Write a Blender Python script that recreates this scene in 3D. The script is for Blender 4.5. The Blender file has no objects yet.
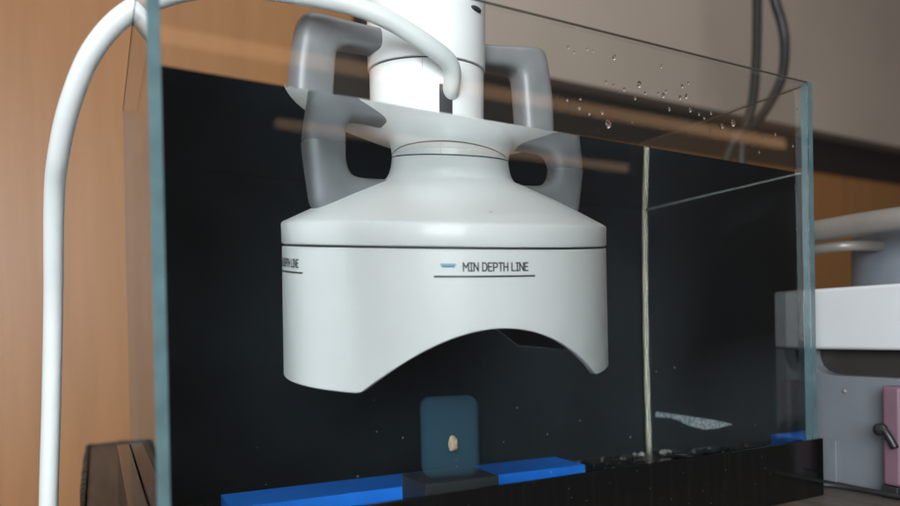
import bpy, bmesh, math, random
from mathutils import Matrix, Vector
random.seed(7)
S = bpy.context.scene
COL = S.collection

# ------------------------------------------------------------------ camera
# tank frame: X along the front glass, Y into the tank, Z up, origin at the
# lower left outer corner of the front glass (metres)
F = Vector((0.46740634, 0.88402139, -0.00612337))
R = Vector((0.88394554, -0.46744645, -0.01158035))
U = Vector((0.01309963, 0.0, 0.9999142))
ROLL = -0.0077
cr, sr = math.cos(ROLL), math.sin(ROLL)
cx, cu = (R * cr + U * sr).normalized(), (U * cr - R * sr).normalized()
cz = cx.cross(cu).normalized()
cu = cz.cross(cx)
cam = bpy.data.cameras.new('camera')
camo = bpy.data.objects.new('camera', cam)
COL.objects.link(camo)
m = Matrix((cx, cu, cz)).transposed().to_4x4()
m.translation = Vector((-0.02818089, -0.414, 0.16811657))
camo.matrix_world = m
cam.sensor_fit = 'HORIZONTAL'
cam.sensor_width = 36.0
cam.lens = 666.9 / 900 * 36.0
cam.shift_y = (335.98 - 253.0) / 900.0
cam.clip_start = 0.01
cam.clip_end = 50
cam.dof.use_dof = True
cam.dof.focus_distance = 0.59
cam.dof.aperture_fstop = 3.1
S.camera = camo

# ------------------------------------------------------------------ light
W = bpy.data.worlds.new('World')
S.world = W
W.use_nodes = True
W.node_tree.nodes['Background'].inputs[0].default_value = (1.0, 0.93, 0.86, 1)
W.node_tree.nodes['Background'].inputs[1].default_value = 0.06


def area(name, loc, target, sx, sy, power, color):
    l = bpy.data.lights.new(name, 'AREA')
    l.shape = 'RECTANGLE'
    l.size, l.size_y = sx, sy
    l.energy = power
    l.color = color
    o = bpy.data.objects.new(name, l)
    COL.objects.link(o)
    o.location = loc
    o.rotation_euler = (Vector(target) - Vector(loc)).to_track_quat('-Z', 'Y').to_euler()
    return o


area('ceiling_lamp', (0.3, -0.5, 2.2), (0.3, 0.2, 0.3), 1.6, 1.2, 15, (1.0, 0.95, 0.90))
area('key_lamp', (-0.80, -1.30, 0.58), (0.25, 0.15, 0.22), 1.1, 0.9, 63, (0.91, 0.965, 1.0))
# two unseen warm strip lights, added so tan streaks show in the front glass
area('added_strip_light', (2.225, -2.6, 1.435), (2.225, 0.5, 1.435), 4.05, 0.070, 1.5, (1.0, 0.56, 0.28))
area('added_strip_light', (1.75, -2.6, 1.125), (1.75, 0.5, 1.125), 2.10, 0.045, 0.28, (1.0, 0.60, 0.34))

S.view_settings.view_transform = 'Standard'
S.view_settings.look = 'None'
S.view_settings.gamma = 1
S.view_settings.exposure = -0.05
S.view_settings.use_curve_mapping = False
S.render.engine = 'CYCLES'
cy = S.cycles
cy.max_bounces = 24
cy.diffuse_bounces = 5
cy.glossy_bounces = 10
cy.transmission_bounces = 20
cy.transparent_max_bounces = 24
cy.caustics_refractive = True
cy.caustics_reflective = True
cy.blur_glossy = 0.3
cy.sample_clamp_indirect = 60.0
cy.volume_bounces = 4
cy.use_denoising = True

# ------------------------------------------------------------------ materials


def mat(name):
    mt = bpy.data.materials.new(name)
    mt.use_nodes = True
    nt = mt.node_tree
    return mt, nt, nt.nodes, nt.links, nt.nodes['Principled BSDF']


def plain(name, col, rough=0.5, metal=0.0, spec=0.5, var=0.08, scale=30.0, bump=0.0, bscale=200.0, coat=0.0, rvar=0.06):
    """principled with a little mottling so that no surface is perfectly even"""
    mt, nt, N, L, b = mat(name)
    tc = N.new('ShaderNodeTexCoord')
    nz = N.new('ShaderNodeTexNoise')
    nz.inputs['Scale'].default_value = scale
    nz.inputs['Detail'].default_value = 5
    L.new(tc.outputs['Object'], nz.inputs['Vector'])
    mr = N.new('ShaderNodeMapRange')
    mr.inputs[1].default_value = 0.3
    mr.inputs[2].default_value = 0.7
    mr.inputs[3].default_value = 1 - var
    mr.inputs[4].default_value = 1 + var
    L.new(nz.outputs[0], mr.inputs[0])
    mx = N.new('ShaderNodeVectorMath')
    mx.operation = 'SCALE'
    mx.inputs[0].default_value = col
    L.new(mr.outputs[0], mx.inputs['Scale'])
    L.new(mx.outputs[0], b.inputs['Base Color'])
    rr = N.new('ShaderNodeMapRange')
    rr.inputs[3].default_value = max(0.02, rough - rvar)
    rr.inputs[4].default_value = min(1, rough + rvar)
    L.new(nz.outputs[0], rr.inputs[0])
    L.new(rr.outputs[0], b.inputs['Roughness'])
    b.inputs['Metallic'].default_value = metal
    b.inputs['Specular IOR Level'].default_value = spec
    b.inputs['Coat Weight'].default_value = coat
    if bump:
        n2 = N.new('ShaderNodeTexNoise')
        n2.inputs['Scale'].default_value = bscale
        L.new(tc.outputs['Object'], n2.inputs['Vector'])
        bp = N.new('ShaderNodeBump')
        bp.inputs['Strength'].default_value = bump
        bp.inputs['Distance'].default_value = 0.001
        L.new(n2.outputs[0], bp.inputs['Height'])
        L.new(bp.outputs[0], b.inputs['Normal'])
    return mt


def wood(name, c1, c2, stretch, rough=0.45, scale=1.0):
    mt, nt, N, L, b = mat(name)
    tc = N.new('ShaderNodeTexCoord')
    mp = N.new('ShaderNodeMapping')
    mp.inputs['Scale'].default_value = stretch
    L.new(tc.outputs['Object'], mp.inputs[0])
    nz = N.new('ShaderNodeTexNoise')
    nz.inputs['Scale'].default_value = 6 * scale
    nz.inputs['Detail'].default_value = 8
    nz.inputs['Roughness'].default_value = 0.65
    nz.inputs['Distortion'].default_value = 0.4
    L.new(mp.outputs[0], nz.inputs['Vector'])
    cr_ = N.new('ShaderNodeValToRGB')
    cr_.color_ramp.elements[0].position = 0.3
    cr_.color_ramp.elements[0].color = (*c1, 1)
    cr_.color_ramp.elements[1].position = 0.7
    cr_.color_ramp.elements[1].color = (*c2, 1)
    L.new(nz.outputs[0], cr_.inputs[0])
    L.new(cr_.outputs[0], b.inputs['Base Color'])
    b.inputs['Roughness'].default_value = rough
    return mt


def pane_mat():
    """flat glass seen square on: clear, with the mirror share of both faces"""
    mt, nt, N, L, b = mat('clear_glass')
    N.remove(b)
    out = N['Material Output']
    geo = N.new('ShaderNodeNewGeometry')
    ior = N.new('ShaderNodeMix')
    ior.inputs[2].default_value = 1.45
    ior.inputs[3].default_value = 1 / 1.45
    L.new(geo.outputs['Backfacing'], ior.inputs[0])
    fr = N.new('ShaderNodeFresnel')
    L.new(ior.outputs[0], fr.inputs['IOR'])
    tr = N.new('ShaderNodeBsdfTransparent')
    tr.inputs[0].default_value = (0.985, 0.995, 0.99, 1)
    gl = N.new('ShaderNodeBsdfGlossy')
    gl.inputs['Roughness'].default_value = 0.0
    mx = N.new('ShaderNodeMixShader')
    L.new(fr.outputs[0], mx.inputs[0])
    L.new(tr.outputs[0], mx.inputs[1])
    L.new(gl.outputs[0], mx.inputs[2])
    L.new(mx.outputs[0], out.inputs[0])
    return mt


def water_mat():
    mt, nt, N, L, b = mat('water')
    N.remove(b)
    out = N['Material Output']
    g = N.new('ShaderNodeBsdfGlass')
    g.inputs['IOR'].default_value = 1.333
    g.inputs['Roughness'].default_value = 0.0
    L.new(g.outputs[0], out.inputs['Surface'])
    v = N.new('ShaderNodeVolumeAbsorption')
    v.inputs['Color'].default_value = (0.42, 0.82, 1.0, 1)
    v.inputs['Density'].default_value = 0.4
    L.new(v.outputs[0], out.inputs['Volume'])
    return mt


def gel_mat():
    """cloudy gel: no skin of its own, only a light scattering body"""
    mt, nt, N, L, b = mat('blue_gel')
    N.remove(b)
    out = N['Material Output']
    v = N.new('ShaderNodeVolumeScatter')
    v.inputs['Color'].default_value = (0.22, 0.55, 0.85, 1)
    v.inputs['Density'].default_value = 12.0
    L.new(v.outputs[0], out.inputs['Volume'])
    return mt


def speckle_mat():
    mt, nt, N, L, b = mat('speckled_film')
    tc = N.new('ShaderNodeTexCoord')
    v = N.new('ShaderNodeTexVoronoi')
    v.inputs['Scale'].default_value = 300
    L.new(tc.outputs['Object'], v.inputs['Vector'])
    r = N.new('ShaderNodeValToRGB')
    r.color_ramp.elements[0].position = 0.25
    r.color_ramp.elements[0].color = (0.95, 0.97, 0.97, 1)
    r.color_ramp.elements[1].position = 0.75
    r.color_ramp.elements[1].color = (0.30, 0.35, 0.36, 1)
    L.new(v.outputs['Distance'], r.inputs[0])
    L.new(r.outputs[0], b.inputs['Base Color'])
    b.inputs['Roughness'].default_value = 0.7
    return mt


def trim_mat():
    """glossy black plastic with dried water runs"""
    mt, nt, N, L, b = mat('black_trim')
    tc = N.new('ShaderNodeTexCoord')
    mp = N.new('ShaderNodeMapping')
    mp.inputs['Scale'].default_value = (90, 90, 4)
    L.new(tc.outputs['Object'], mp.inputs[0])
    nz = N.new('ShaderNodeTexNoise')
    nz.inputs['Scale'].default_value = 3
    nz.inputs['Detail'].default_value = 6
    L.new(mp.outputs[0], nz.inputs['Vector'])
    r = N.new('ShaderNodeValToRGB')
    r.color_ramp.elements[0].position = 0.52
    r.color_ramp.elements[0].color = (0.004, 0.004, 0.004, 1)
    r.color_ramp.elements[1].position = 0.8
    r.color_ramp.elements[1].color = (0.0075, 0.007, 0.0065, 1)
    L.new(nz.outputs[0], r.inputs[0])
    v = N.new('ShaderNodeTexVoronoi')
    v.inputs['Scale'].default_value = 110
    L.new(tc.outputs['Object'], v.inputs['Vector'])
    lt = N.new('ShaderNodeMath')
    lt.operation = 'LESS_THAN'
    lt.inputs[1].default_value = 0.055
    L.new(v.outputs['Distance'], lt.inputs[0])
    mx = N.new('ShaderNodeMix')
    mx.data_type = 'RGBA'
    mx.inputs[7].default_value = (0.10, 0.09, 0.08, 1)
    sc = N.new('ShaderNodeMath')
    sc.operation = 'MULTIPLY'
    sc.inputs[1].default_value = 0.5
    L.new(lt.outputs[0], sc.inputs[0])
    L.new(sc.outputs[0], mx.inputs[0])
    L.new(r.outputs[0], mx.inputs[6])
    L.new(mx.outputs[2], b.inputs['Base Color'])
    b.inputs['Roughness'].default_value = 0.12
    return mt


M = {}
M['pane'] = pane_mat()
M['edge'] = plain('glass_edge', (0.075, 0.125, 0.135), 0.15, var=0.15, scale=60)
M['water'] = water_mat()
M['arris'] = plain('ground_glass_edge', (0.05, 0.045, 0.035), 0.3)
M['meniscus'] = plain('meniscus_glint', (0.35, 0.36, 0.36), 0.7, var=0.2, scale=200)  # pale tone painted for the glint along the water's edge
M['white'] = plain('white_plastic', (0.80, 0.805, 0.80), 0.30, var=0.02, scale=9, rvar=0.02)
M['white_body'] = M['white']
M['parting'] = plain('parting_line', (0.45, 0.45, 0.44), 0.5)
M['groove'] = plain('dark_groove', (0.03, 0.03, 0.035), 0.6)
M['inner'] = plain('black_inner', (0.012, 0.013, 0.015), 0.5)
M['ink'] = plain('black_ink', (0.02, 0.022, 0.03), 0.5)
M['inkblue'] = plain('blue_ink', (0.16, 0.42, 0.60), 0.5)
M['silver'] = plain('silver_paint', (0.185, 0.188, 0.196), 0.42, metal=0.1, var=0.08, scale=60, bump=0.05, bscale=900)
M['hose'] = plain('white_hose', (0.56, 0.58, 0.575), 0.42, var=0.03)
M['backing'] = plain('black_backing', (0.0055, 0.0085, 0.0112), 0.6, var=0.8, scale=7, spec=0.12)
M['floor'] = plain('black_floor', (0.006, 0.007, 0.008), 0.28, var=0.4, scale=40, spec=0.5)
M['trim'] = trim_mat()
M['blue'] = plain('blue_foam', (0.004, 0.23, 0.95), 0.75, var=0.06, scale=50)
M['holder'] = plain('grey_holder', (0.035, 0.038, 0.042), 0.6, var=0.15)
M['gel'] = gel_mat()
M['tan'] = plain('tan_pellet', (0.75, 0.54, 0.34), 0.6, var=0.25, scale=300)
M['speckle'] = speckle_mat()
M['silicone'] = plain('silicone', (0.50, 0.43, 0.31), 0.5, var=0.08, scale=30)
M['wall'] = wood('wall_wood', (0.275, 0.121, 0.040), (0.345, 0.157, 0.056), (5, 5, 0.35), 0.45)
M['panel'] = plain('beige_panel', (0.42, 0.345, 0.29), 0.55, var=0.05, scale=3)
M['slot'] = plain('wall_shade_and_panel_edge', (0.018, 0.013, 0.010), 0.7)
M['rail_wood'] = wood('rail_wood', (0.42, 0.25, 0.12), (0.55, 0.34, 0.18), (0.5, 6, 6), 0.4)
M['table'] = wood('table_wood', (0.045, 0.036, 0.030), (0.10, 0.080, 0.066), (10, 0.8, 5), 0.5)
M['table_edge'] = plain('table_edge', (0.012, 0.010, 0.010), 0.6, var=0.5, scale=60, bump=0.6, bscale=90)
M['mach_white'] = plain('machine_white', (0.50, 0.51, 0.52), 0.4, var=0.02)
M['mach_grey'] = plain('machine_grey', (0.135, 0.147, 0.162), 0.45, var=0.05)
M['mach_dark'] = plain('machine_recess', (0.02, 0.017, 0.015), 0.6)
M['metal'] = plain('brushed_metal', (0.21, 0.19, 0.172), 0.42, metal=0.25, var=0.06)
M['slate'] = plain('slate_plastic', (0.12, 0.135, 0.155), 0.5)
M['pink'] = plain('pink_plastic', (0.13, 0.072, 0.095), 0.45)
M['black'] = plain('black_rubber', (0.012, 0.012, 0.013), 0.42)
M['crumb'] = plain('pale_crumb', (0.5, 0.48, 0.42), 0.6, var=0.2)
M['drop'] = water_mat()
M['post'] = plain('tan_post', (0.38, 0.27, 0.18), 0.5)

# ------------------------------------------------------------------ helpers


def tag(o, label=None, cat=None, group=None, kind=None):
    if label:
        o['label'] = label
    if cat:
        o['category'] = cat
    if group:
        o['group'] = group
    if kind:
        o['kind'] = kind
    return o


def empty(name, loc=(0, 0, 0)):
    o = bpy.data.objects.new(name, None)
    COL.objects.link(o)
    o.empty_display_size = 0.02
    o.location = loc
    return o


def link(name, bm, material, parent=None, smooth=False, bevel=0.0, segs=2, angle=35):
    me = bpy.data.meshes.new(name)
    bmesh.ops.recalc_face_normals(bm, faces=bm.faces)
    bm.to_mesh(me)
    bm.free()
    mats = material if isinstance(material, (list, tuple)) else [material]
    for mt in mats:
        me.materials.append(mt)
    o = bpy.data.objects.new(name, me)
    COL.objects.link(o)
    if parent is not None:
        o.parent = parent
    if smooth:
        me.polygons.foreach_set('use_smooth', [True] * len(me.polygons))
    if bevel:
        md = o.modifiers.new('bevel', 'BEVEL')
        md.width = bevel
        md.segments = segs
        md.limit_method = 'ANGLE'
        md.angle_limit = math.radians(angle)
        me.polygons.foreach_set('use_smooth', [True] * len(me.polygons))
        wn = o.modifiers.new('normals', 'WEIGHTED_NORMAL')
        wn.keep_sharp = True
    return o


def sharp(o, deg=35):
    me = o.data
    bm = bmesh.new()
    bm.from_mesh(me)
    for e in bm.edges:
        if len(e.link_faces) == 2 and e.calc_face_angle(0) > math.radians(deg):
            e.smooth = False
    bm.to_mesh(me)
    bm.free()
    return o


def box(bm, x0, x1, y0, y1, z0, z1):
    v = [bm.verts.new((x, y, z)) for x in (x0, x1) for y in (y0, y1) for z in (z0, z1)]
    for f in ((0, 1, 3, 2), (4, 6, 7, 5), (0, 4, 5, 1), (2, 3, 7, 6), (0, 2, 6, 4), (1, 5, 7, 3)):
        bm.faces.new([v[i] for i in f])
    return bm


def boxo(name, x0, x1, y0, y1, z0, z1, material, parent=None, bevel=0.0, segs=2):
    return link(name, box(bmesh.new(), x0, x1, y0, y1, z0, z1), material, parent, bevel=bevel, segs=segs)


def lathe(bm, prof, n=96):
    """revolve an open profile of (r, z) about Z; closes the ends on the axis"""
    rings = []
    for r, z in prof:
        rings.append([bm.verts.new((r * math.cos(2 * math.pi * k / n), r * math.sin(2 * math.pi * k / n), z)) for k in range(n)])
    for a, b in zip(rings, rings[1:]):
        for k in range(n):
            bm.faces.new((a[k], a[(k + 1) % n], b[(k + 1) % n], b[k]))
    bm.faces.new(rings[0][::-1])
    bm.faces.new(rings[-1])
    return bm


def catmull(pts, per=10):
    P = [Vector(p) for p in pts]
    P = [P[0] * 2 - P[1]] + P + [P[-1] * 2 - P[-2]]
    out = []
    for i in range(1, len(P) - 2):
        for k in range(per):
            t = k / per
            a, b, c, d = P[i - 1], P[i], P[i + 1], P[i + 2]
            out.append(0.5 * ((2 * b) + (c - a) * t + (2 * a - 5 * b + 4 * c - d) * t * t + (3 * b - a - 3 * c + d) * t ** 3))
    out.append(P[-2])
    return out


def tube(bm, pts, rad, n=16, per=10):
    path = catmull(pts, per)
    rings = []
    up = Vector((0, 0, 1))
    prev = None
    for i, p in enumerate(path):
        d = (path[min(i + 1, len(path) - 1)] - path[max(i - 1, 0)]).normalized()
        if prev is None:
            s = d.cross(up)
            if s.length < 1e-3:
                s = d.cross(Vector((1, 0, 0)))
            s.normalize()
        else:
            s = (prev - d * prev.dot(d)).normalized()
        prev = s
        q = d.cross(s)
        r = rad(i / (len(path) - 1)) if callable(rad) else rad
        rings.append([bm.verts.new(p + r * (math.cos(2 * math.pi * k / n) * s + math.sin(2 * math.pi * k / n) * q)) for k in range(n)])
    for a, b in zip(rings, rings[1:]):
        for k in range(n):
            bm.faces.new((a[k], a[(k + 1) % n], b[(k + 1) % n], b[k]))
    bm.faces.new(rings[0][::-1])
    bm.faces.new(rings[-1])
    return bm


# ------------------------------------------------------------------ setting
o = link('back_wall', box(bmesh.new(), -2.2, 4.2, 0.96, 1.0, -0.9, 2.4), M['wall'])
tag(o, 'orange tan wooden wall behind the tank', 'wall', kind='structure')
o = boxo('painted_recess', 0.41, 4.2, 0.952, 0.9595, 0.670, 0.80, M['slot'])  # flat dark board; the shade under the panel is put into its colour
tag(o, 'long dark strip painted as a shadowy recess in the wooden wall under the beige panel', 'recess')

t = empty('wall_panel', (1.5, 0.93, 0.78))
tag(t, 'broad beige grey panel mounted on the wooden wall above the dark strip', 'panel')
pb = boxo('panel_board', 0.49 - 1.5, 4.2 - 1.5, -0.03, 0.028, 0.0, 1.3, M['panel'], t, bevel=0.004)
boxo('panel_edge', 0.474 - 1.5, 0.4895 - 1.5, -0.026, 0.028, 0.0, 1.3, M['slot'], t)

TB = empty('table', (0.3, 0.3, -0.03))
tag(TB, 'dark brown wood grain table under the glass tank', 'table')


def rel(o, par):
    """keep world placement of a mesh built in world space under a parent empty"""
    o.data.transform(par.matrix_basis.inverted())
    return o


rel(boxo('table_top', -0.042, 1.6, -0.11, 0.775, -0.03, -0.0005, M['table'], TB, bevel=0.002), TB)
# worn dark edging, uneven along its length
bm = bmesh.new()
rnd = random.Random(3)
y = -0.11
while y < 0.775:
    l = rnd.uniform(0.006, 0.014)
    w = rnd.uniform(0.003, 0.006)
    box(bm, -0.043 - w, -0.0425, y, min(0.775, y + l), -0.031, 0.001 + rnd.uniform(0, 0.004))
    y += l + 0.0004
rel(link('edge_band', bm, M['table_edge'], TB, bevel=0.0008), TB)
bm = bmesh.new()
x = -0.045
while x < 1.2:
    l = rnd.uniform(0.006, 0.014)
    box(bm, x, x + l, 0.7755, 0.779 + rnd.uniform(0, 0.003), -0.031, 0.001 + rnd.uniform(0, 0.004))
    x += l + 0.0004
rel(link('edge_band', bm, M['table_edge'], TB, bevel=0.0008), TB)

# ------------------------------------------------------------------ the tank
TW, TD, TH, G = 0.60, 0.362, 0.407, 0.007
TK = empty('glass_tank', (0.3, 0.18, 0))
tag(TK, 'rectangular glass aquarium tank with greenish edges and a black base trim', 'tank')


def zwater(x):
    return 0.3268 - 0.0131 * x


def pane(name, x0, x1, y0, y1, z0, z1, thin):
    """glass slab: its two broad faces are clear, its four cut edges green"""
    bm = box(bmesh.new(), x0, x1, y0, y1, z0, z1)
    bm.normal_update()
    for f in bm.faces:
        f.normal_update()
        f.material_index = 0 if (abs(f.normal[thin]) > 0.5 or f.normal[2] > 0.5) else 1
    o = link(name, bm, [M['pane'], M['edge']], TK)
    return rel(o, TK)


pane('side_pane', 0, G, 0, TD, 0.0, TH, 0)
pane('side_pane', TW - G, TW, 0, TD, 0.0, TH, 0)
pane('front_pane', G + 0.0002, TW - G - 0.0002, 0.0005, G, 0.0, TH - 0.001, 1)
pane('back_pane', G + 0.0002, TW - G - 0.0002, TD - G, TD - 0.0005, 0.0, TH - 0.001, 1)
for a in ((G, TW - G, -0.0002, 0.0010, TH - 0.0010, TH + 0.0002), (TW - 0.0012, TW + 0.0002, 0.0012, TD, TH - 0.0010, TH + 0.0002), (-0.0002, 0.0012, 0.0012, TD, TH - 0.0010, TH + 0.0002)):
    rel(boxo('ground_edge', *a, M['arris'], TK), TK)
rel(link('meniscus_line', tube(bmesh.new(), [(TW - G - 0.0006, 0.0080, zwater(0.592) - 0.0004), (TW - G - 0.0006, 0.18, zwater(0.592) - 0.0004), (TW - G - 0.0006, 0.354, zwater(0.592) - 0.0004)], 0.0007, 8, 6), M['meniscus'], TK, smooth=True), TK)  # thin pale tube stands in for the light line refracted by the meniscus
rel(boxo('bottom_pane', G + 0.0004, TW - G - 0.0004, G + 0.0004, TD - G - 0.0004, 0.0002, 0.006, M['backing'], TK), TK)
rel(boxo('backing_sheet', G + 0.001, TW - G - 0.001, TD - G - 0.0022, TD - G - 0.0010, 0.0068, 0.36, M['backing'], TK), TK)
for nm, a in (('base_trim', (-0.012, TW + 0.003, -0.004, -0.0006)), ('base_trim', (-0.012, TW + 0.003, TD + 0.0035, TD + 0.009)),
              ('base_trim', (-0.012, -0.0006, -0.0005, TD + 0.0034)), ('base_trim', (TW + 0.0006, TW + 0.003, -0.0005, TD + 0.0034))):
    rel(boxo(nm, *a, 0.0, 0.056, M['trim'], TK, bevel=0.0006), TK)
# silicone in the back right corner, slightly wavy, lumpy at its foot
pts = [(0.5910 + random.uniform(-.00012, .00012), 0.3502, z) for z in [0.008 + k * 0.028 for k in range(15)]]
rel(link('silicone_bead', tube(bmesh.new(), pts, lambda u: 0.0022 + 0.0002 * math.sin(u * 37), 10, 4), M['silicone'], TK, smooth=True), TK)


x0, x1, y0, y1 = G + 0.0004, TW - G - 0.0004, G + 0.0004, TD - G - 0.0004
bm = bmesh.new()
v = [bm.verts.new(p) for p in ((x0, y0, 0.0066), (x1, y0, 0.0066), (x1, y1, 0.0066), (x0, y1, 0.0066),
                               (x0, y0, zwater(x0)), (x1, y0, zwater(x1)), (x1, y1, zwater(x1)), (x0, y1, zwater(x0)))]
for f in ((3, 2, 1, 0), (4, 5, 6, 7), (0, 1, 5, 4), (1, 2, 6, 5), (2, 3, 7, 6), (3, 0, 4, 7)):
    bm.faces.new([v[i] for i in f])
o = link('water', bm, M['water'])
tag(o, 'clear still water filling most of the glass tank', 'water', kind='structure')

o = boxo('tank_mat', G + 0.002, TW - G - 0.002, G + 0.002, TD - G - 0.002, 0.0070, 0.0080, M['floor'])
tag(o, 'thin black mat covering the floor inside the tank', 'mat')

# ------------------------------------------------------------------ things in the water
o = boxo('foam_strip', 0.068, 0.429, 0.222, 0.296, 0.0084, 0.024, M['blue'], bevel=0.0008)
tag(o, 'bright blue foam strip lying on the tank floor', 'foam strip')
o = boxo('block_stand', 0.221, 0.294, 0.150, 0.2205, 0.0084, 0.036, M['holder'], bevel=0.001)
tag(o, 'dark grey square stand in front of the blue strip', 'stand')
o = boxo('gel_block', -0.027, 0.027, -0.021, 0.021, 0.0364, 0.109, M['gel'], bevel=0.009, segs=4)
o.location = (0.2565, 0.180, 0)
o.rotation_euler = (0, 0, math.radians(-14))
tag(o, 'translucent smoky blue block standing on the dark grey stand', 'block')
bm = bmesh.new()
bmesh.ops.create_icosphere(bm, subdivisions=3, radius=0.0052)
for v in bm.verts:
    k = 1 + 0.16 * math.sin(v.co.x * 900 + 1) * math.cos(v.co.z * 800) + 0.1 * math.sin(v.co.y * 1300)
    v.co = Vector((v.co.x * 0.85, v.co.y * 0.8, v.co.z * 1.2 + (0.0016 if v.co.z > 0.0045 else 0))) * k
o = link('pellet', bm, M['tan'], smooth=True)
o.location = (0.2545, 0.1650, 0.0665)
tag(o, 'small tan seed shaped pellet embedded in the blue block', 'pellet')
# speckled film low on the right glass
poly = [(0.329, 0.062), (0.330, 0.056), (0.296, 0.0575), (0.273, 0.0555), (0.255, 0.0515), (0.219, 0.0490), (0.189, 0.0525), (0.156, 0.0595), (0.170, 0.0605), (0.200, 0.0615), (0.296, 0.0622)]
bm = bmesh.new()
a = [bm.verts.new((0.5918, y, z)) for y, z in poly]
b = [bm.verts.new((0.5924, y, z)) for y, z in poly]
bm.faces.new(a)
bm.faces.new(b[::-1])
for i in range(len(a)):
    j = (i + 1) % len(a)
    bm.faces.new((a[i], a[j], b[j], b[i]))
o = link('speckled_film', bm, M['speckle'])
tag(o, 'pale speckled scrap of film stuck low inside the side glass', 'film')


def crumb(loc, s, rnd):
    bm = bmesh.new()
    bmesh.ops.create_icosphere(bm, subdivisions=1, radius=s)
    for v in bm.verts:
        v.co *= rnd.uniform(0.6, 1.3)
    o = link('crumb', bm, M['crumb'])
    o.location = loc
    tag(o, 'tiny pale crumb of grit on the black tank floor', 'crumb', 'pale crumbs on the tank floor')


rnd = random.Random(11)
for k in range(60):
    s = rnd.uniform(0.0005, 0.0015)
    crumb((rnd.uniform(0.30, 0.585), rnd.uniform(0.20, 0.345), 0.0081 + s * 0.7), s, rnd)
for k in range(9):
    s = rnd.uniform(0.0008, 0.0022)
    crumb((rnd.uniform(0.566, 0.587), rnd.uniform(0.328, 0.350), 0.0081 + s * 0.7), s, rnd)

rnd = random.Random(23)
for k in range(22):
    s = rnd.uniform(0.0003, 0.0008)
    bm = bmesh.new()
    bmesh.ops.create_icosphere(bm, subdivisions=1, radius=s)
    o = link('floating_speck', bm, M['crumb'])
    o.location = (rnd.uniform(0.05, 0.56), rnd.uniform(0.03, 0.33), rnd.uniform(0.03, 0.125))
    tag(o, 'tiny pale speck drifting in the dark tank water', 'speck', 'specks drifting in the tank water')

# ------------------------------------------------------------------ the white instrument
tx, ty = -0.0366, -0.1027
ax = Vector((tx, ty, 1)).normalized()
e1 = (Vector((1, 0, 0)) - ax * ax.x).normalized()
e2 = ax.cross(e1)
DV = empty('instrument_head')
mw = Matrix((e1, e2, ax)).transposed().to_4x4()
mw = Matrix.Scale(1.0175, 4) @ mw
mw.translation = Vector((0.2582, 0.168, 0.3239))
DV.matrix_basis = mw
tag(DV, 'white bell shaped underwater instrument with two silver handles hanging in the tank', 'instrument')


def loc2w(r, t, h):
    t = math.radians(t)
    return mw @ Vector((r * math.cos(t), r * math.sin(t), h))


# shoulder: rim band, cone, and neck
prof = [(0.10, -0.0748), (0.1486, -0.0748), (0.1494, -0.0742), (0.1496, -0.0735), (0.1496, -0.0585), (0.1490, -0.0572), (0.1478, -0.0562),
        (0.125, -0.0455), (0.100, -0.0345), (0.080, -0.0262), (0.066, -0.0208), (0.0605, -0.0190), (0.0588, -0.0176), (0.0566, -0.0140), (0.0550, -0.0090), (0.0541, -0.0040), (0.0537, -0.0006)]
o = sharp(link('shoulder', lathe(bmesh.new(), prof, 128), M['white'], DV, smooth=True), 28)
o = sharp(link('neck_seam', lathe(bmesh.new(), [(0.0530, -0.0008), (0.0530, 0.0004)], 96), M['groove'], DV, smooth=True), 40)
o = sharp(link('column', lathe(bmesh.new(), [(0.0525, 0.0002), (0.0537, 0.0006), (0.0535, 0.010), (0.0533, 0.0895), (0.052, 0.0900)], 96), M['white'], DV, smooth=True), 40)
o = sharp(link('column_seam', lathe(bmesh.new(), [(0.0522, 0.0898), (0.0522, 0.0912)], 96), M['groove'], DV, smooth=True), 40)
o = sharp(link('sleeve', lathe(bmesh.new(), [(0.0530, 0.0910), (0.0545, 0.0914), (0.0549, 0.0924), (0.0549, 0.32), (0.052, 0.323)], 96), M['white'], DV, smooth=True), 40)
o = sharp(link('housing_seam', lathe(bmesh.new(), [(0.1475, -0.0768), (0.1475, -0.0746)], 128), M['groove'], DV, smooth=True), 40)

# housing: a ring wall whose lower edge is cut by an arched tunnel
TC = -96.0
n = 240
bm = bmesh.new()
rows = []


def hbot(t):
    u = math.sin(math.radians(t - TC))
    # softened foot corner
    h = -0.1364 - 0.1015 * u * u
    k = 0.0012
    d = h - (-0.1850)
    return -0.1850 + (d + math.sqrt(d * d + 4 * k * k * 0.25)) / 2


Hs = -0.0766
for k in range(n):
    t = 360.0 * k / n
    c, s = math.cos(math.radians(t)), math.sin(math.radians(t))
    hb = hbot(t)
    col = []
    NR = 8
    col.append(bm.verts.new((0.1484 * c, 0.1484 * s, Hs)))
    for i in range(NR + 1):
        h = Hs - 0.0008 + (hb + 0.0008 - Hs + 0.0008) * i / NR
        r = 0.1494 + (0.1518 - 0.1494) * (Hs - h) / 0.108
        col.append(bm.verts.new((r * c, r * s, h)))
    col.append(bm.verts.new(((r - 0.0008) * c, (r - 0.0008) * s, hb)))
    col.append(bm.verts.new((0.1462 * c, 0.1462 * s, hb + 0.0002)))
    col.append(bm.verts.new((0.1455 * c, 0.1455 * s, hb + 0.0009)))
    col.append(bm.verts.new((0.1440 * c, 0.1440 * s, Hs - 0.001)))
    rows.append(col)
m_ = len(rows[0])
for k in range(n):
    a, b = rows[k], rows[(k + 1) % n]
    for i in range(m_ - 1):
        f = bm.faces.new((a[i], b[i], b[i + 1], a[i + 1]))
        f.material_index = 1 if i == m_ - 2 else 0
    f = bm.faces.new((a[m_ - 1], b[m_ - 1], b[0], a[0]))
HOUSING = sharp(link('housing', bm, [M['white'], M['inner']], DV, smooth=True), 40)
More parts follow.
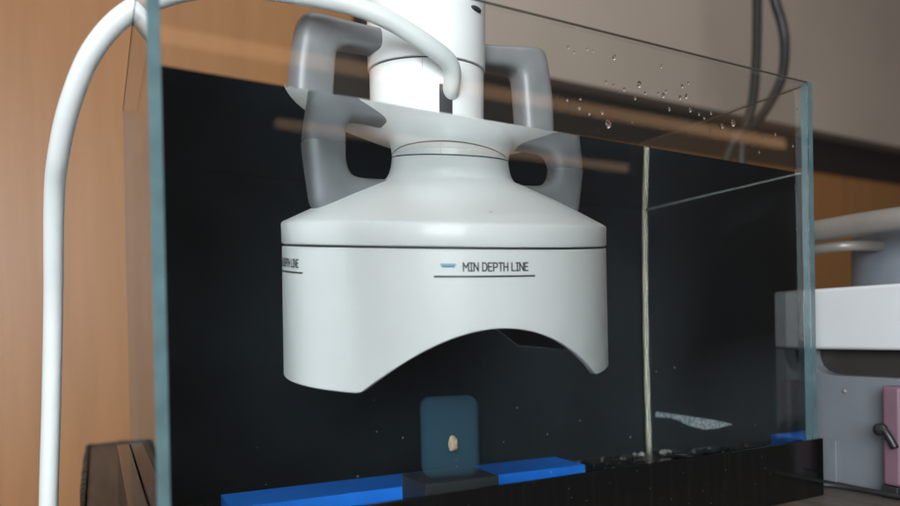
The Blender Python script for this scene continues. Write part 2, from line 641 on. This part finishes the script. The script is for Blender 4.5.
o = sharp(link('inner_plate', lathe(bmesh.new(), [(0.1435, -0.102), (0.1435, -0.098)], 96), M['inner'], DV, smooth=True), 40)

# handles: a rounded section swept along pairs of outer and inner outline points
PAIRS = [((0.046, 0.1205), (0.046, 0.1005)), ((0.066, 0.1210), (0.064, 0.1005)), ((0.090, 0.1225), (0.0800, 0.1005)), ((0.109, 0.1240), (0.0885, 0.0980)),
         ((0.1190, 0.1220), (0.0920, 0.0925)), ((0.1235, 0.1135), (0.0932, 0.0855)), ((0.1265, 0.1000), (0.0940, 0.0770)), ((0.1302, 0.0780), (0.0952, 0.0630)),
         ((0.1322, 0.0500), (0.0968, 0.0450)), ((0.1332, 0.0250), (0.0985, 0.0250)), ((0.1332, 0.0030), (0.0998, 0.0030)), ((0.1318, -0.0130), (0.0995, -0.0080)),
         ((0.1300, -0.0280), (0.0965, -0.0155)), ((0.1272, -0.0440), (0.0910, -0.0190)), ((0.117, -0.0500), (0.0820, -0.0200)), ((0.096, -0.0430), (0.0690, -0.0202)), ((0.074, -0.0330), (0.054, -0.0204))]


def handle(tdeg):
    bm = bmesh.new()
    t = math.radians(tdeg)
    rad = Vector((math.cos(t), math.sin(t), 0))
    tan = Vector((-math.sin(t), math.cos(t), 0))
    O = catmull([(a[0], 0, a[1]) for a, b in PAIRS], 6)
    I = catmull([(b[0], 0, b[1]) for a, b in PAIRS], 6)
    rings = []
    n_ = 28
    for p, q in zip(O, I):
        c, d = (p + q) / 2, (p - q) / 2
        ring = []
        for k in range(n_):
            a = 2 * math.pi * k / n_
            ca, sa = math.cos(a), math.sin(a)
            ex = 2 / 3.6
            u = math.copysign(abs(ca) ** ex, ca)
            w = math.copysign(abs(sa) ** ex, sa) * 0.0165
            v = c + d * u
            ring.append(bm.verts.new(rad * v.x + tan * w + Vector((0, 0, v.z))))
        rings.append(ring)
    for a, b in zip(rings, rings[1:]):
        for k in range(n_):
            bm.faces.new((a[k], a[(k + 1) % n_], b[(k + 1) % n_], b[k]))
    bm.faces.new(rings[0])
    bm.faces.new(rings[-1][::-1])
    return sharp(link('handle', bm, M['silver'], DV, smooth=True), 60)


handle(-178)
handle(-6)

# cable socket: dark slot and collar
bm = bmesh.new()
t0 = -97.9
for (r0, r1, ta, tb, ha, hb_) in ((0.050, 0.0538, t0 - 6.5, t0 + 6.5, 0.041, 0.068),):
    N_ = 8
    A = []
    for i in range(N_ + 1):
        tt = math.radians(ta + (tb - ta) * i / N_)
        A.append([bm.verts.new((r * math.cos(tt), r * math.sin(tt), h)) for r in (r0, r1) for h in (ha, hb_)])
    for i in range(N_):
        p, q = A[i], A[i + 1]
        for (u_, w_) in ((2, 3), (3, 1), (1, 0), (0, 2)):
            bm.faces.new((p[u_], q[u_], q[w_], p[w_]))
    bm.faces.new((A[0][0], A[0][1], A[0][3], A[0][2]))
    bm.faces.new((A[-1][2], A[-1][3], A[-1][1], A[-1][0]))
link('cable_slot', bm, M['groove'], DV)
bm = bmesh.new()
bmesh.ops.create_uvsphere(bm, u_segments=24, v_segments=14, radius=0.5)
for v in bm.verts:
    v.co = Vector((v.co.x * 0.016, v.co.y * 0.006, v.co.z * 0.005))
o = link('vent_slot', bm, M['groove'], DV, smooth=True)
o.matrix_local = Matrix.Rotation(math.radians(-62 + 90), 4, 'Z')
o.location = (0.0543 * math.cos(math.radians(-62)), 0.0543 * math.sin(math.radians(-62)), 0.137)


def arc(cx_, cy_, rx, ry, a0, a1, n_=8):
    return [(cx_ + rx * math.cos(math.radians(a0 + (a1 - a0) * i / n_)), cy_ + ry * math.sin(math.radians(a0 + (a1 - a0) * i / n_))) for i in range(n_ + 1)]


# glyphs as stroke paths in a cell of height 1: (advance, paths)
GLYPH = {
    'M': (0.86, [[(0, 0), (0, 1)], [(0, 1), (0.33, 0.42)], [(0.66, 1), (0.33, 0.42)], [(0.66, 0), (0.66, 1)]]),
    'I': (0.50, [[(0.15, 0), (0.15, 1)], [(0.0, 0), (0.30, 0)], [(0.0, 1), (0.30, 1)]]),
    'N': (0.76, [[(0, 0), (0, 1)], [(0, 1), (0.54, 0)], [(0.54, 0), (0.54, 1)]]),
    'D': (0.76, [[(0, 0), (0, 1)], [(0, 1), (0.26, 1)] + arc(0.26, 0.5, 0.29, 0.5, 90, -90, 12)[1:] + [(0, 0)]]),
    'E': (0.68, [[(0, 0), (0, 1)], [(0, 1), (0.46, 1)], [(0, 0.52), (0.40, 0.52)], [(0, 0), (0.46, 0)]]),
    'P': (0.71, [[(0, 0), (0, 1)], [(0, 1), (0.26, 1)] + arc(0.26, 0.72, 0.26, 0.28, 90, -90, 10)[1:] + [(0, 0.44)]]),
    'T': (0.70, [[(0.26, 0), (0.26, 1)], [(0, 1), (0.52, 1)]]),
    'H': (0.76, [[(0, 0), (0, 1)], [(0.54, 0), (0.54, 1)], [(0, 0.5), (0.54, 0.5)]]),
    'L': (0.64, [[(0, 1), (0, 0)], [(0, 0), (0.44, 0)]]),
    ' ': (0.36, []),
}


def lettering(body, size, t_left, t_right, h_base, r, material, slope=0.0):
    """stroke letters wrapped round the housing wall as thin raised ink"""
    adv, paths = 0.0, []
    for ch in body:
        w, ps = GLYPH[ch]
        for p in ps:
            paths.append([(x + adv, y) for x, y in p])
        adv += w
    adv -= 0.22
    sw = 0.09
    bm = bmesh.new()

    def put(x, y, lift):
        t = math.radians(t_left + (t_right - t_left) * x / adv)
        h = h_base + y * size
        rr = r + lift + (0.1518 - 0.1494) * (Hs - h) / 0.108
        return bm.verts.new((rr * math.cos(t), rr * math.sin(t), h))

    q_ = 0
    for p in paths:
        for (xa, ya), (xb, yb) in zip(p, p[1:]):
            L_ = math.hypot(xb - xa, yb - ya)
            dx, dy = (xb - xa) / L_, (yb - ya) / L_
            ea = sw * 0.9
            xa2, ya2, xb2, yb2 = xa - dx * ea, ya - dy * ea, xb + dx * ea, yb + dy * ea
            nx_, ny_ = -dy * sw, dx * sw
            lift = 0.00022 + 0.000012 * (q_ % 5)
            q_ += 1
            vs = [put(xa2 + nx_, ya2 + ny_, lift), put(xb2 + nx_, yb2 + ny_, lift), put(xb2 - nx_, yb2 - ny_, lift), put(xa2 - nx_, ya2 - ny_, lift)]
            bm.faces.new(vs)
    return link('lettering', bm, material, HOUSING)


def band(name, ta, tb, ha, hb_, r, material, N_=14):
    bm = bmesh.new()
    A = []
    for i in range(N_ + 1):
        t = math.radians(ta + (tb - ta) * i / N_)
        q = []
        for rr, h in ((r - 0.0006, ha), (r + 0.0003, ha), (r + 0.0003, hb_), (r - 0.0006, hb_)):
            k = rr + (0.1518 - 0.1494) * (Hs - h) / 0.108
            q.append(bm.verts.new((k * math.cos(t), k * math.sin(t), h)))
        A.append(q)
    for p, q in zip(A, A[1:]):
        for i in range(4):
            j = (i + 1) % 4
            bm.faces.new((p[i], q[i], q[j], p[j]))
    bm.faces.new(A[0])
    bm.faces.new(A[-1][::-1])
    return link(name, bm, material, HOUSING)


RW = 0.1494
for off in (0.0, -80.5):
    lettering('MIN DEPTH LINE', 0.0059, -107.2 + off, -86.2 + off, -0.0925, RW, M['ink'])
    band('underline', -116 + off, -83.6 + off, -0.0974, -0.0960, RW, M['ink'])
    band('wave_mark', -114 + off, -109.4 + off, -0.0889, -0.0871, RW, M['inkblue'], 6)
    band('wave_mark_line', -113.6 + off, -109.8 + off, -0.0898, -0.0890, RW, M['ink'], 6)
o = link('parting_line', box(bmesh.new(), 0.0526, 0.05385, -0.00018, 0.00018, 0.001, 0.0885), M['parting'], DV)
o.matrix_local = Matrix.Rotation(math.radians(-120), 4, 'Z')
# small scuff on the shoulder
bm = bmesh.new()
for (da, db, l, ang) in ((0, 0, 0.0016, 0.2), (0.0012, 0.0002, 0.0022, 0.9), (0.0014, 0.0002, 0.0020, -0.7)):
    t = math.radians(-97)
    c = Vector((0.132 * math.cos(t), 0.132 * math.sin(t), -0.0484))
    tn = Vector((-math.sin(t), math.cos(t), 0))
    sl = Vector((math.cos(t), math.sin(t), -0.0107 / 0.0228)).normalized()
    nn = tn.cross(sl).normalized()
    if nn.z < 0:
        nn = -nn
    d = tn * math.cos(ang) + sl * math.sin(ang)
    e = nn.cross(d) * 0.00022
    c = c + tn * da + sl * db + nn * 0.0003
    q = [bm.verts.new(c + s1 * d * l / 2 + s2 * e) for s1, s2 in ((-1, -1), (1, -1), (1, 1), (-1, 1))]
    bm.faces.new(q)
link('scuff_mark', bm, M['ink'], DV)

# ------------------------------------------------------------------ white cable
ent = loc2w(0.0535, -92.5, 0.0700)
pts = [loc2w(0.040, -92.5, 0.058), loc2w(0.0535, -93, 0.0640), loc2w(0.066, -98, 0.080), (0.2240, 0.0880, 0.4080), (0.1890, 0.092, 0.4245), (0.157, 0.100, 0.4345), (0.118, 0.110, 0.4385),
       (0.080, 0.120, 0.4400), (0.040, 0.132, 0.4350), (0.000, 0.143, 0.4160), (-0.026, 0.158, 0.388), (-0.043, 0.182, 0.352), (-0.053, 0.208, 0.316), (-0.058, 0.235, 0.282),
       (-0.062, 0.272, 0.200), (-0.066, 0.285, 0.110), (-0.070, 0.287, 0.020), (-0.074, 0.290, -0.10), (-0.078, 0.290, -0.35)]
o = link('white_cable', tube(bmesh.new(), pts, 0.0077, 20, 10), M['hose'], smooth=True)
tag(o, 'thick white cable looping from the instrument over the side glass', 'cable')

# ------------------------------------------------------------------ droplets on the front glass
# spots of the drops on the pane, metres (x, z, radius)
SPOTS = [(0.2996, 0.3877, 0.00125),
         (0.3054, 0.3849, 0.00094),
         (0.3184, 0.3896, 0.00094),
         (0.3244, 0.3891, 0.00078),
         (0.3372, 0.3665, 0.00117),
         (0.3461, 0.3881, 0.00203),
         (0.3445, 0.3652, 0.00109),
         (0.3562, 0.3638, 0.00156),
         (0.3726, 0.3704, 0.0025),
         (0.3791, 0.364, 0.00125),
         (0.3939, 0.3662, 0.00109),
         (0.3996, 0.3653, 0.00187),
         (0.4031, 0.3693, 0.00109),
         (0.4222, 0.3765, 0.00156),
         (0.4295, 0.3802, 0.00109),
         (0.4195, 0.3666, 0.00172),
         (0.4268, 0.3685, 0.00187),
         (0.3978, 0.3896, 0.0014),
         (0.4063, 0.3544, 0.0014),
         (0.4313, 0.3571, 0.00172),
         (0.4574, 0.358, 0.00125),
         (0.3093, 0.3418, 0.0014),
         (0.3192, 0.3392, 0.00156),
         (0.3325, 0.3418, 0.00172),
         (0.3385, 0.333, 0.00296),
         (0.2977, 0.3463, 0.00109),
         (0.3105, 0.349, 0.00109),
         (0.3642, 0.3379, 0.00109),
         (0.4713, 0.3482, 0.00187),
         (0.4858, 0.3528, 0.00265),
         (0.4843, 0.3435, 0.00109),
         (0.5439, 0.3499, 0.00125),
         (0.5772, 0.3782, 0.00109),
         (0.5702, 0.3415, 0.00094),
         (0.5206, 0.3303, 0.00109),
         (0.4423, 0.3551, 0.00117),
         (0.4485, 0.3524, 0.00109),
         (0.3679, 0.3582, 0.0014)]
dm = bpy.data.meshes.new('droplet')
bm = bmesh.new()
bmesh.ops.create_icosphere(bm, subdivisions=2, radius=1.0)
for v in bm.verts:
    v.co.y *= 0.38
    v.co.z *= 1.15
    if v.co.y > 0:
        v.co.y = 0
bm.to_mesh(dm)
bm.free()
dm.materials.append(M['drop'])
dm.polygons.foreach_set('use_smooth', [True] * len(dm.polygons))
for x, z, s in SPOTS:
    o = bpy.data.objects.new('droplet', dm)
    COL.objects.link(o)
    o.location = (x, 0.0003, z)
    o.scale = (s, s, s)
    tag(o, 'tiny clear water droplet clinging to the front glass above the water', 'droplet', 'droplets on the front glass')

# ------------------------------------------------------------------ neighbouring machine
MX = 0.66
MC = empty('white_machine', (MX + 0.2, 0.15, 0))
tag(MC, 'white and grey bench machine with a dark hand recess beside the tank', 'machine')
rel(boxo('top_housing', MX, MX + 0.4, -0.076, 0.45, 0.1415, 0.207, M['mach_white'], MC, bevel=0.004, segs=3), MC)
rel(boxo('recess_back', MX + 0.02, MX + 0.4, -0.07, 0.45, 0.09, 0.1412, M['mach_dark'], MC), MC)
# lower housing with the rounded recess cut in its upper edge
prof = [(-0.076, 0.0005), (-0.076, 0.1410), (-0.0635, 0.1410), (-0.0625, 0.130), (-0.0585, 0.1215), (-0.052, 0.1160), (-0.042, 0.1140), (0.020, 0.1140), (0.030, 0.1150), (0.038, 0.1180), (0.0435, 0.1235), (0.0465, 0.131), (0.0475, 0.1410), (0.45, 0.1410), (0.45, 0.0005)]
bm = bmesh.new()
a = [bm.verts.new((MX + 0.002, y, z)) for y, z in prof]
b = [bm.verts.new((MX + 0.0195, y, z)) for y, z in prof]
bm.faces.new(a)
bm.faces.new(b[::-1])
for i in range(len(a)):
    j = (i + 1) % len(a)
    bm.faces.new((a[i], a[j], b[j], b[i]))
LOWER = rel(link('lower_housing', bm, M['mach_grey'], MC, bevel=0.0008), MC)
rel(boxo('plinth_strip', MX - 0.002, MX + 0.0018, 0.018, 0.20, 0.001, 0.046, M['mach_grey'], MC, bevel=0.0008), MC)
bm = bmesh.new()
bmesh.ops.create_uvsphere(bm, u_segments=16, v_segments=10, radius=0.0022)
o = link('screw', bm, M['metal'], LOWER, smooth=True)
o.location = Vector((MX + 0.002, 0.010, 0.098)) - MC.location

RL = empty('metal_guard_rail', (0.72, 0.2, 0.208))
tag(RL, 'curved satin metal guard rail with a thinner bar, above the white machine', 'rail')
pts = [(0.73, 0.30, 0.273), (0.722, 0.20, 0.275), (0.718, 0.10, 0.277), (0.716, 0.03, 0.278), (0.722, -0.03, 0.278), (0.745, -0.075, 0.278), (0.79, -0.10, 0.278), (0.86, -0.11, 0.278)]
rel(link('guard_bar', tube(bmesh.new(), pts, 0.0125, 16, 8), M['metal'], RL, smooth=True), RL)
pts = [(0.735, 0.30, 0.252), (0.728, 0.20, 0.255), (0.724, 0.10, 0.257), (0.724, 0.06, 0.2575), (0.732, 0.045, 0.2575), (0.750, 0.038, 0.2575), (0.778, 0.036, 0.2575)]
rel(link('thin_bar', tube(bmesh.new(), pts, 0.0060, 12, 8), M['metal'], RL, smooth=True), RL)
for yy, zz in ((0.26, 0.2765),):
    rel(link('support_leg', tube(bmesh.new(), [(0.728, yy, 0.2075), (0.728, yy, 0.24), (0.728, yy, 0.275)], 0.005, 12, 3), M['metal'], RL, smooth=True), RL)
o = sharp(link('slate_canister', lathe(bmesh.new(), [(0.068, 0.0), (0.070, 0.002), (0.070, 0.066), (0.066, 0.070), (0.058, 0.072)], 48), M['slate'], smooth=True), 40)
o.location = (0.845, 0.03, 0.2075)
tag(o, 'dull slate grey canister standing on the white machine', 'canister')
o = boxo('tan_post', 0.955, 0.985, 0.07, 0.10, 0.2075, 0.47, M['post'], bevel=0.003)
tag(o, 'upright tan post standing on the white machine behind the guard rail', 'post')

PK = empty('pink_case', (0.648, -0.06, 0))
tag(PK, 'small dusty pink case with a black knob in front of the grey machine side', 'case')
CASE = rel(boxo('case_body', 0.640, 0.656, -0.056, -0.0385, 0.012, 0.108, M['pink'], PK, bevel=0.004, segs=3), PK)
rel(boxo('case_foot', 0.641, 0.655, -0.052, -0.037, 0.0, 0.0118, M['black'], PK, bevel=0.001), PK)
o = sharp(link('knob', lathe(bmesh.new(), [(0.0045, 0.0), (0.006, 0.001), (0.006, 0.006), (0.003, 0.008)], 24), M['black'], CASE, smooth=True), 40)
o.matrix_local = Matrix.Translation(Vector((0.6398, -0.040, 0.066)) - PK.location) @ Matrix.Rotation(math.radians(-90), 4, 'Y')
rel(link('strap', tube(bmesh.new(), [(0.6355, -0.040, 0.067), (0.635, -0.044, 0.066), (0.635, -0.049, 0.059), (0.6365, -0.053, 0.050)], 0.0035, 8, 5), M['black'], PK, smooth=True), PK)

pts = [(0.604, 0.12, 0.003), (0.612, 0.06, 0.003), (0.622, 0.028, 0.0032), (0.634, 0.005, 0.0035), (0.640, -0.018, 0.0032), (0.642, -0.05, 0.0035), (0.646, -0.09, 0.003), (0.66, -0.14, 0.003)]
o = link('power_cord', tube(bmesh.new(), pts, 0.0028, 10, 8), M['black'], smooth=True)
tag(o, 'thin black cord lying on the table along the grey machine', 'cord')

HC = empty('hanging_cable', (1.15, 0.5, 0.0))
tag(HC, 'glossy black cable hanging in a loop in front of the beige panel', 'cable')
pts = [(1.186, 0.5, 1.30), (1.186, 0.5, 1.0), (1.184, 0.5, 0.84), (1.178, 0.5, 0.714), (1.163, 0.5, 0.62), (1.136, 0.5, 0.56), (1.128, 0.5, 0.50), (1.128, 0.5, 0.3), (1.13, 0.5, 0.0)]
rel(link('cable_strand', tube(bmesh.new(), pts, 0.0095, 14, 8), M['black'], HC, smooth=True), HC)
pts = [(1.165, 0.485, 1.2), (1.185, 0.482, 0.98), (1.207, 0.480, 0.85), (1.230, 0.478, 0.79), (1.238, 0.478, 0.745), (1.231, 0.480, 0.682), (1.197, 0.484, 0.624), (1.150, 0.488, 0.572), (1.105, 0.494, 0.54), (1.07, 0.5, 0.45), (1.06, 0.5, 0.2), (1.06, 0.5, 0.0)]
rel(link('cable_strand', tube(bmesh.new(), pts, 0.0095, 14, 8), M['black'], HC, smooth=True), HC)
